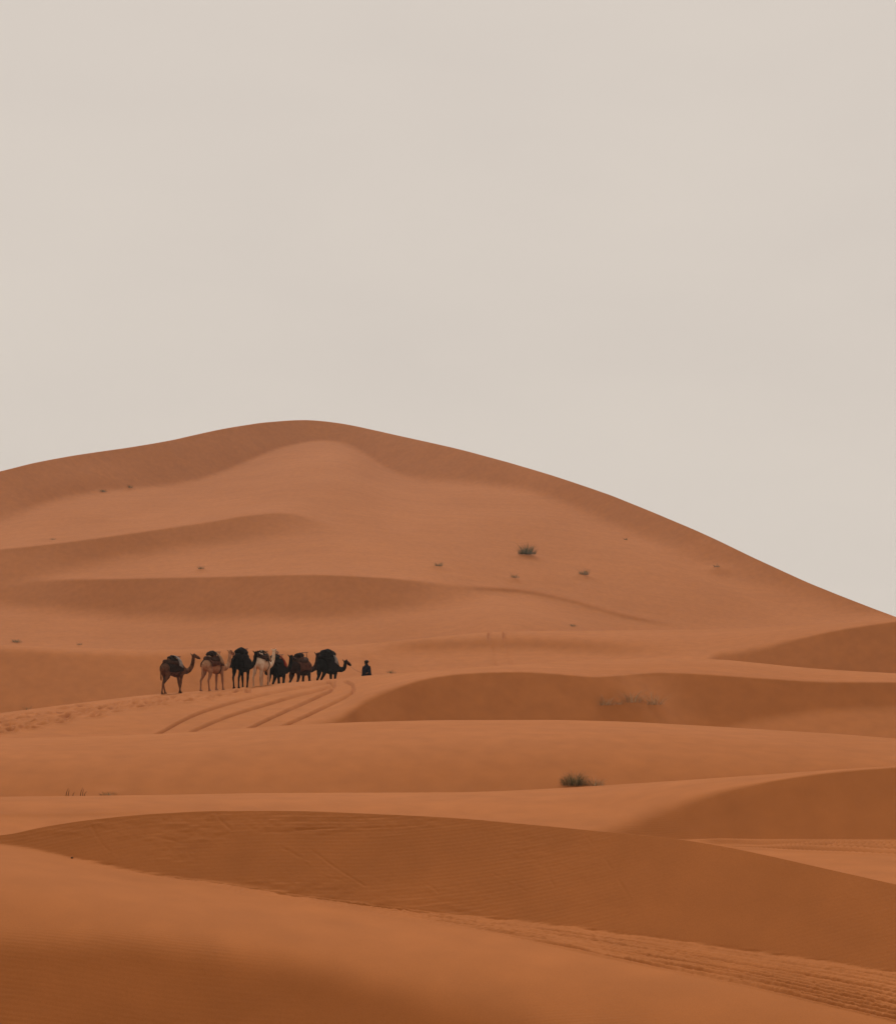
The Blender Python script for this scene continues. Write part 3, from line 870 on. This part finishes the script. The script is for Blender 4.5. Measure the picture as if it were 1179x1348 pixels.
for s, f, _ in LEG:
    tube(bm, [(0, s * .09, .93), (f * .35, s * .095, .70), (f * .62, s * .095, .50), (f * .80, s * .09, .30), (f, s * .09, .09), (f, s * .09, .05)],
         [.095, .082, .062, .056, .042, .045], 10)
    tube(bm, [(f - .06, s * .09, .045), (f + .03, s * .092, .045), (f + .13, s * .10, .035), (f + .19, s * .10, .028)], [(.034, .04), (.042, .042), (.045, .032), (.03, .02)], 10)
ARMS = []
# right arm trails behind and holds the rope, left arm swings forward
arms = ((-1, [(0, -.18, 1.41), (-.05, -.24, 1.27), (-.12, -.28, 1.14), (-.26, -.27, 1.06), (-.34, -.26, 1.03)]),
        (1, [(0, .18, 1.41), (.0, .22, 1.27), (.02, .245, 1.13), (.12, .235, 1.00), (.17, .225, .93)]))
for s, P in arms:
    tube(bm, P, [.058, .052, .045, .038, .030], 10)
    a = (Vector(P[-1]) - Vector(P[-2])).normalized()
    side = Vector((0, 0, 1)) - a * a.z; side.normalize()
    nrm = a.cross(side)
    w0 = Vector(P[-1])
    tube(bm, [w0 - a * .01, w0 + a * .035, w0 + a * .08], [(.020, .030), (.018, .042), (.016, .038)], 10, ref=nrm)
    for k in range(4):
        b0 = w0 + a * .075 + side * (.030 - .020 * k)
        ln = (.072, .082, .076, .060)[k]
        curl = -nrm * s
        tube(bm, [b0, b0 + a * ln * .40 + curl * .012, b0 + a * ln * .55 + curl * .034, b0 + a * ln * .40 + curl * .052], [.0095, .009, .0085, .007], 7)
    tb = w0 + a * .025 + side * .036
    tube(bm, [tb, tb + a * .03 + side * .02 - nrm * s * .01, tb + a * .055 + side * .016 - nrm * s * .03], [.012, .0105, .008], 7)
    ARMS.append(w0 + a * .10 - nrm * s * .03)
add('body', remeshed(bm, 'person_body', skin, .009, 2), guide)
# robe: an outer skin over trunk, sleeves and legs to the shins
bm = bmesh.new()
nseg = 28
prof = [(.30, .34, .27), (.45, .34, .26), (.65, .34, .24), (.85, .335, .215), (1.05, .295, .19), (1.22, .255, .175), (1.34, .22, .155), (1.42, .17, .125), (1.49, .12, .10), (1.54, .09, .08)]
rings = []
for i, (z, ry, rx) in enumerate(prof):
    fold = max(0, (1.0 - z)) * .05
    rings.append([bm.verts.new((rx * math.cos(2*math.pi*k/nseg) * (1 + fold * math.sin(7 * 2*math.pi*k/nseg + i * .2)) + (.02 if z < .7 else 0),
                                ry * math.sin(2*math.pi*k/nseg) * (1 + fold * math.cos(6 * 2*math.pi*k/nseg)), z)) for k in range(nseg)])
for i in range(len(prof) - 1):
    for k in range(nseg):
        bm.faces.new((rings[i][k], rings[i][(k+1) % nseg], rings[i+1][(k+1) % nseg], rings[i+1][k]))
bm.faces.new(list(reversed(rings[0]))); bm.faces.new(rings[-1])
for s, P in arms:
    tube(bm, P[:4] + [tuple(Vector(P[3]).lerp(Vector(P[4]), .6))], [.07, .075, .085, .085, .085], 12)
add('robe', remeshed(bm, 'robe', cloth['navy'], .014, 3), guide)
bm = bmesh.new()
ball(bm, (-.005, 0, 1.69), (.145, .138, .10))
ball(bm, (-.055, 0, 1.62), (.085, .11, .10))
tube(bm, [(-.06, -.08, 1.58), (-.09, 0, 1.55), (-.06, .08, 1.58)], [.04, .05, .04], 8)
add('head_wrap', remeshed(bm, 'head_wrap', hairm, .010, 2), guide)
bpy.context.view_layer.update()

# lead rope from the first camel's halter to the guide's hand
hand = guide.matrix_world @ ARMS[0]
bm = bmesh.new()
pts = []
for i in range(17):
    t = i / 16
    p = lead_head.lerp(hand, t)
    p.z -= .10 * 4 * t * (1 - t)
    pts.append(p - hand)
pts.append(Vector((.02, .03, -.10))); pts.append(Vector((.03, .03, -.24)))
tube(bm, pts, [.008] * len(pts), 6, ref=Vector((0, 0, 1)))
rope = add('lead_rope', mesh_from(bm, 'lead_rope', M['halter']))
rope.location = hand
rope['label'] = 'thin lead rope from the leading camel to the person\'s hand'; rope['category'] = 'rope'

# ------------------------------------------------------------------ desert plants
def leaf_mat(name, c0, c1):
    m = plain_mat(name, c0, c1, 3.0, .8)
    nt = m.node_tree; b = nt.nodes['Principled BSDF']
    tr = nt.nodes.new('ShaderNodeBsdfTranslucent'); mxs = nt.nodes.new('ShaderNodeMixShader'); mxs.inputs[0].default_value = .5
    nt.links.new(b.inputs['Base Color'].links[0].from_socket, tr.inputs['Color'])
    nt.links.new(b.outputs[0], mxs.inputs[1]); nt.links.new(tr.outputs[0], mxs.inputs[2])
    nt.links.new(mxs.outputs[0], nt.nodes['Material Output'].inputs['Surface'])
    return m
G = {'green': leaf_mat('tuft_dark_green', (.040, .038, .016), (.11, .095, .045)),
     'olive': leaf_mat('tuft_olive', (.085, .065, .028), (.17, .12, .058)),
     'dry': leaf_mat('tuft_dry', (.26, .16, .085), (.42, .29, .17)),
     'fawn': leaf_mat('tuft_fawn', (.22, .115, .050), (.34, .19, .09)),
     'brown': leaf_mat('tuft_brown', (.10, .045, .020), (.19, .09, .045))}

def blades(bm, rg, n, h, spread, lean, width, base=None):
    for i in range(n):
        a = rg.uniform(0, 2 * math.pi); r = spread * rg.random() ** .7
        b = Vector((r * math.cos(a), r * math.sin(a), -0.02)) + (base or Vector())
        hh = h * (.25 + .75 * rg.random() ** 1.3) * (1 - .6 * (r / max(spread, .01)) ** 2)
        d = Vector((math.cos(a + rg.uniform(-.6, .6)), math.sin(a + rg.uniform(-.6, .6)), 0)) * lean * rg.uniform(.2, 1.2) * hh
        sd = Vector((-math.sin(a + rg.uniform(-1.5, 1.5)), math.cos(a), 0)).normalized() * width * rg.uniform(.6, 1.3)
        p = [b, b + d * .25 + Vector((0, 0, hh * .45)), b + d * .65 + Vector((0, 0, hh * .82)), b + d * 1.1 + Vector((0, 0, hh))]
        w = [1, .9, .6]
        vs = []
        for k in range(3):
            vs += [bm.verts.new(p[k] - sd * w[k] * .5), bm.verts.new(p[k] + sd * w[k] * .5)]
        tip = bm.verts.new(p[3])
        bm.faces.new((vs[0], vs[1], vs[3], vs[2])); bm.faces.new((vs[2], vs[3], vs[5], vs[4])); bm.faces.new((vs[4], vs[5], tip))

def plant(k, u, v, name, label, cat, kinds, wpx, hpx, n, seed, lean=.5, group=None):
    """kinds: list of (part name, material key, share, height factor)"""
    p = pix(k, u, v)
    sc = p.y / F
    rg = random.Random(seed)
    t = thing(name, label, cat, p, (0, 0, 0), group)
    w = wpx * sc * .5; h = hpx * sc
    for part, mk, share, hf in kinds:
        bm = bmesh.new()
        nn = max(4, int(n * 1.5 * share))
        blades(bm, rg, nn, h * hf * 1.3, w * .95, lean * 1.7, max(.009, sc * .34))
        m = bpy.data.meshes.new(part); bm.to_mesh(m); bm.free(); m.materials.append(G[mk])
        add(part, m, t)['kind'] = 'stuff'      # blades too fine to pick apart
    return t
DARK = [('leaves', 'green', .7, 1.0), ('dry_stems', 'olive', .3, .9)]
PALE = [('leaves', 'fawn', .55, 1.0), ('dry_stems', 'dry', .25, 1.1), ('dead_stems', 'green', .2, .6)]
DUN = [('leaves', 'olive', .5, 1.0), ('dry_stems', 'fawn', .5, .8)]
plant('C', 755, 1036.5, 'desert_bush', 'dense dark green bush on the crest between the near dunes', 'bush', [('leaves', 'green', .55, .8), ('dry_stems', 'olive', .25, 1.0), ('dead_stems', 'fawn', .2, 1.15)], 36, 18, 460, 1, .6)
plant('C', 782, 1036, 'grass_tuft', 'low pale dry tuft beside the dense dark bush', 'grass tuft', PALE, 28, 12, 150, 2, .7)
plant('F', 693, 735, 'desert_bush', 'dark green bush standing alone on the face of the great dune', 'bush', DARK, 25, 14, 300, 3, .5)
plant('F', 768, 761, 'desert_bush', 'small olive bush on a sand mound on the great dune', 'bush', DUN, 15, 8, 130, 4, .6)
plant('F', 677, 763, 'grass_tuft', 'faint low tuft just below the dark bush on the great dune', 'grass tuft', DUN, 13, 6, 60, 5, .6)
plant('F', 577, 748, 'grass_tuft', 'small olive tuft leaning on a sand hummock of the great dune', 'grass tuft', DUN, 12, 7, 70, 6, .8)
plant('F', 265, 749, 'grass_tuft', 'small brown tuft on the crest of the lower slip face', 'grass tuft', DUN, 9, 5, 50, 7, .7)
plant('F', 943, 752, 'grass_tuft', 'tiny brown tuft on a sand hummock of the great dune\'s long flank', 'grass tuft', DUN, 9, 5, 50, 8, .6)
plant('F', 753, 825, 'grass_tuft', 'flat olive tuft at the foot of the great dune', 'grass tuft', DUN, 14, 4, 60, 9, 1.0)
plant('F', 22, 847, 'grass_tuft', 'round olive tuft on the crest behind the caravan\'s trail', 'grass tuft', DUN, 15, 6, 90, 10, .8)
plant('F', 105, 848, 'grass_tuft', 'very small brown tuft beside the round olive tuft', 'grass tuft', DUN, 8, 5, 30, 11, .5)
plant('F', 70, 708.5, 'grass_tuft', 'tiny brown tuft on the pale ridge of the great dune', 'grass tuft', DUN, 9, 3.5, 30, 12, .8)
plant('F', 136, 649.5, 'desert_bush', 'flat dark scrub under the shaded band of the great dune', 'bush', DARK, 12, 3.5, 60, 13, 1.2)
plant('F', 171, 643, 'desert_bush', 'upright dark scrub under the shaded band of the great dune', 'bush', DARK, 8, 4.5, 50, 14, .7)
plant('F', 823, 712, 'desert_bush', 'single dark speck of scrub high on the great dune', 'bush', DARK, 5, 3.5, 30, 15, .7)
plant('E', 514, 885, 'grass_tuft', 'low olive tuft on the sand just ahead of the person', 'grass tuft', DUN, 15, 5, 60, 16, .8)
plant('E', 36, 936, 'grass_tuft', 'sparse dry tuft beside the trampled trail', 'grass tuft', DUN, 16, 9, 40, 17, .6)
ps = pix('C', 98, 1047.5)
st = thing('dry_stalks', 'bare upright dry stalks in front of the broad smooth dune', 'stalks', ps)
rg = random.Random(18)
for du, hpx, ln in ((-11, 10, .35), (-8, 8, .2), (-2, 5, .5), (8, 11, .3), (11, 9, .15), (13, 6, .6)):
    q = ps.y / F
    bm = bmesh.new()
    h_ = hpx * q
    tube(bm, [(du * q, 0, -.03), (du * q + ln * h_ * .3, .01, h_ * .5), (du * q + ln * h_, .02, h_)], [.011, .009, .004], 6)
    add('stalk', mesh_from(bm, 'stalk', G['brown']), st)
plant('C', 143, 1048, 'grass_tuft', 'low flat olive tuft beside the dry stalks', 'grass tuft', DUN, 24, 5, 110, 19, 1.2)
plant('D', 797, 930, 'grass_tuft', 'low spreading tuft at the end of a row on the shaded slope', 'grass tuft', PALE, 24, 13, 100, 20, .7)
plant('D', 832, 929, 'grass_tuft', 'bushy pale tuft amid a row on the shaded slope', 'grass tuft', PALE, 28, 16, 110, 21, .8)
plant('D', 860, 930, 'grass_tuft', 'feathery pale tuft leaning out at the end of a row', 'grass tuft', PALE, 28, 18, 100, 22, 1.0)
plant('D', 815, 931, 'grass_tuft', 'thin sparse tuft between two larger ones in a row', 'grass tuft', PALE, 14, 7, 40, 23, .8)

# dung pellets / small dark stones at the foot of the near slip face
stone_m = plain_mat('dark_stone', (.05, .025, .015), (.10, .045, .025), 30)
for n_, (u, v, r, lab) in enumerate(((95, 1129, .018, 'small dark stone at the pointed end of the near slip face'),)):
    p = pix('A', u, v)
    bm = bmesh.new()
    bmesh.ops.create_icosphere(bm, subdivisions=2, radius=1)
    rg = random.Random(n_)
    for vv in bm.verts:
        vv.co *= r * rg.uniform(.8, 1.15); vv.co.z *= .75
    o = add('stone', mesh_from(bm, 'stone', stone_m)); o.location = p + Vector((0, 0, r * .4))
    o['label'] = lab; o['category'] = 'stone'

# ------------------------------------------------------------------ dusty air
bm = bmesh.new()
bmesh.ops.create_cube(bm, size=1.0)
hz = add('haze', mesh_from(bm, 'haze', [], smooth=False))
zlo, zhi = -25.0, 50.0
hz.scale = (8000, 3500, zhi - zlo); hz.location = (0, 1600, (zlo + zhi) / 2)
hm = bpy.data.materials.new('dusty_air'); hm.use_nodes = True
hn = hm.node_tree; hn.nodes.clear()
ho = hn.nodes.new('ShaderNodeOutputMaterial'); pv = hn.nodes.new('ShaderNodeVolumePrincipled')
pv.inputs['Color'].default_value = (.97, .93, .87, 1); pv.inputs['Anisotropy'].default_value = 0.4; pv.inputs['Density'].default_value = 0.00009
hn.links.new(pv.outputs[0], ho.inputs['Volume'])
hz.data.materials.append(hm)
hz['kind'] = 'stuff'
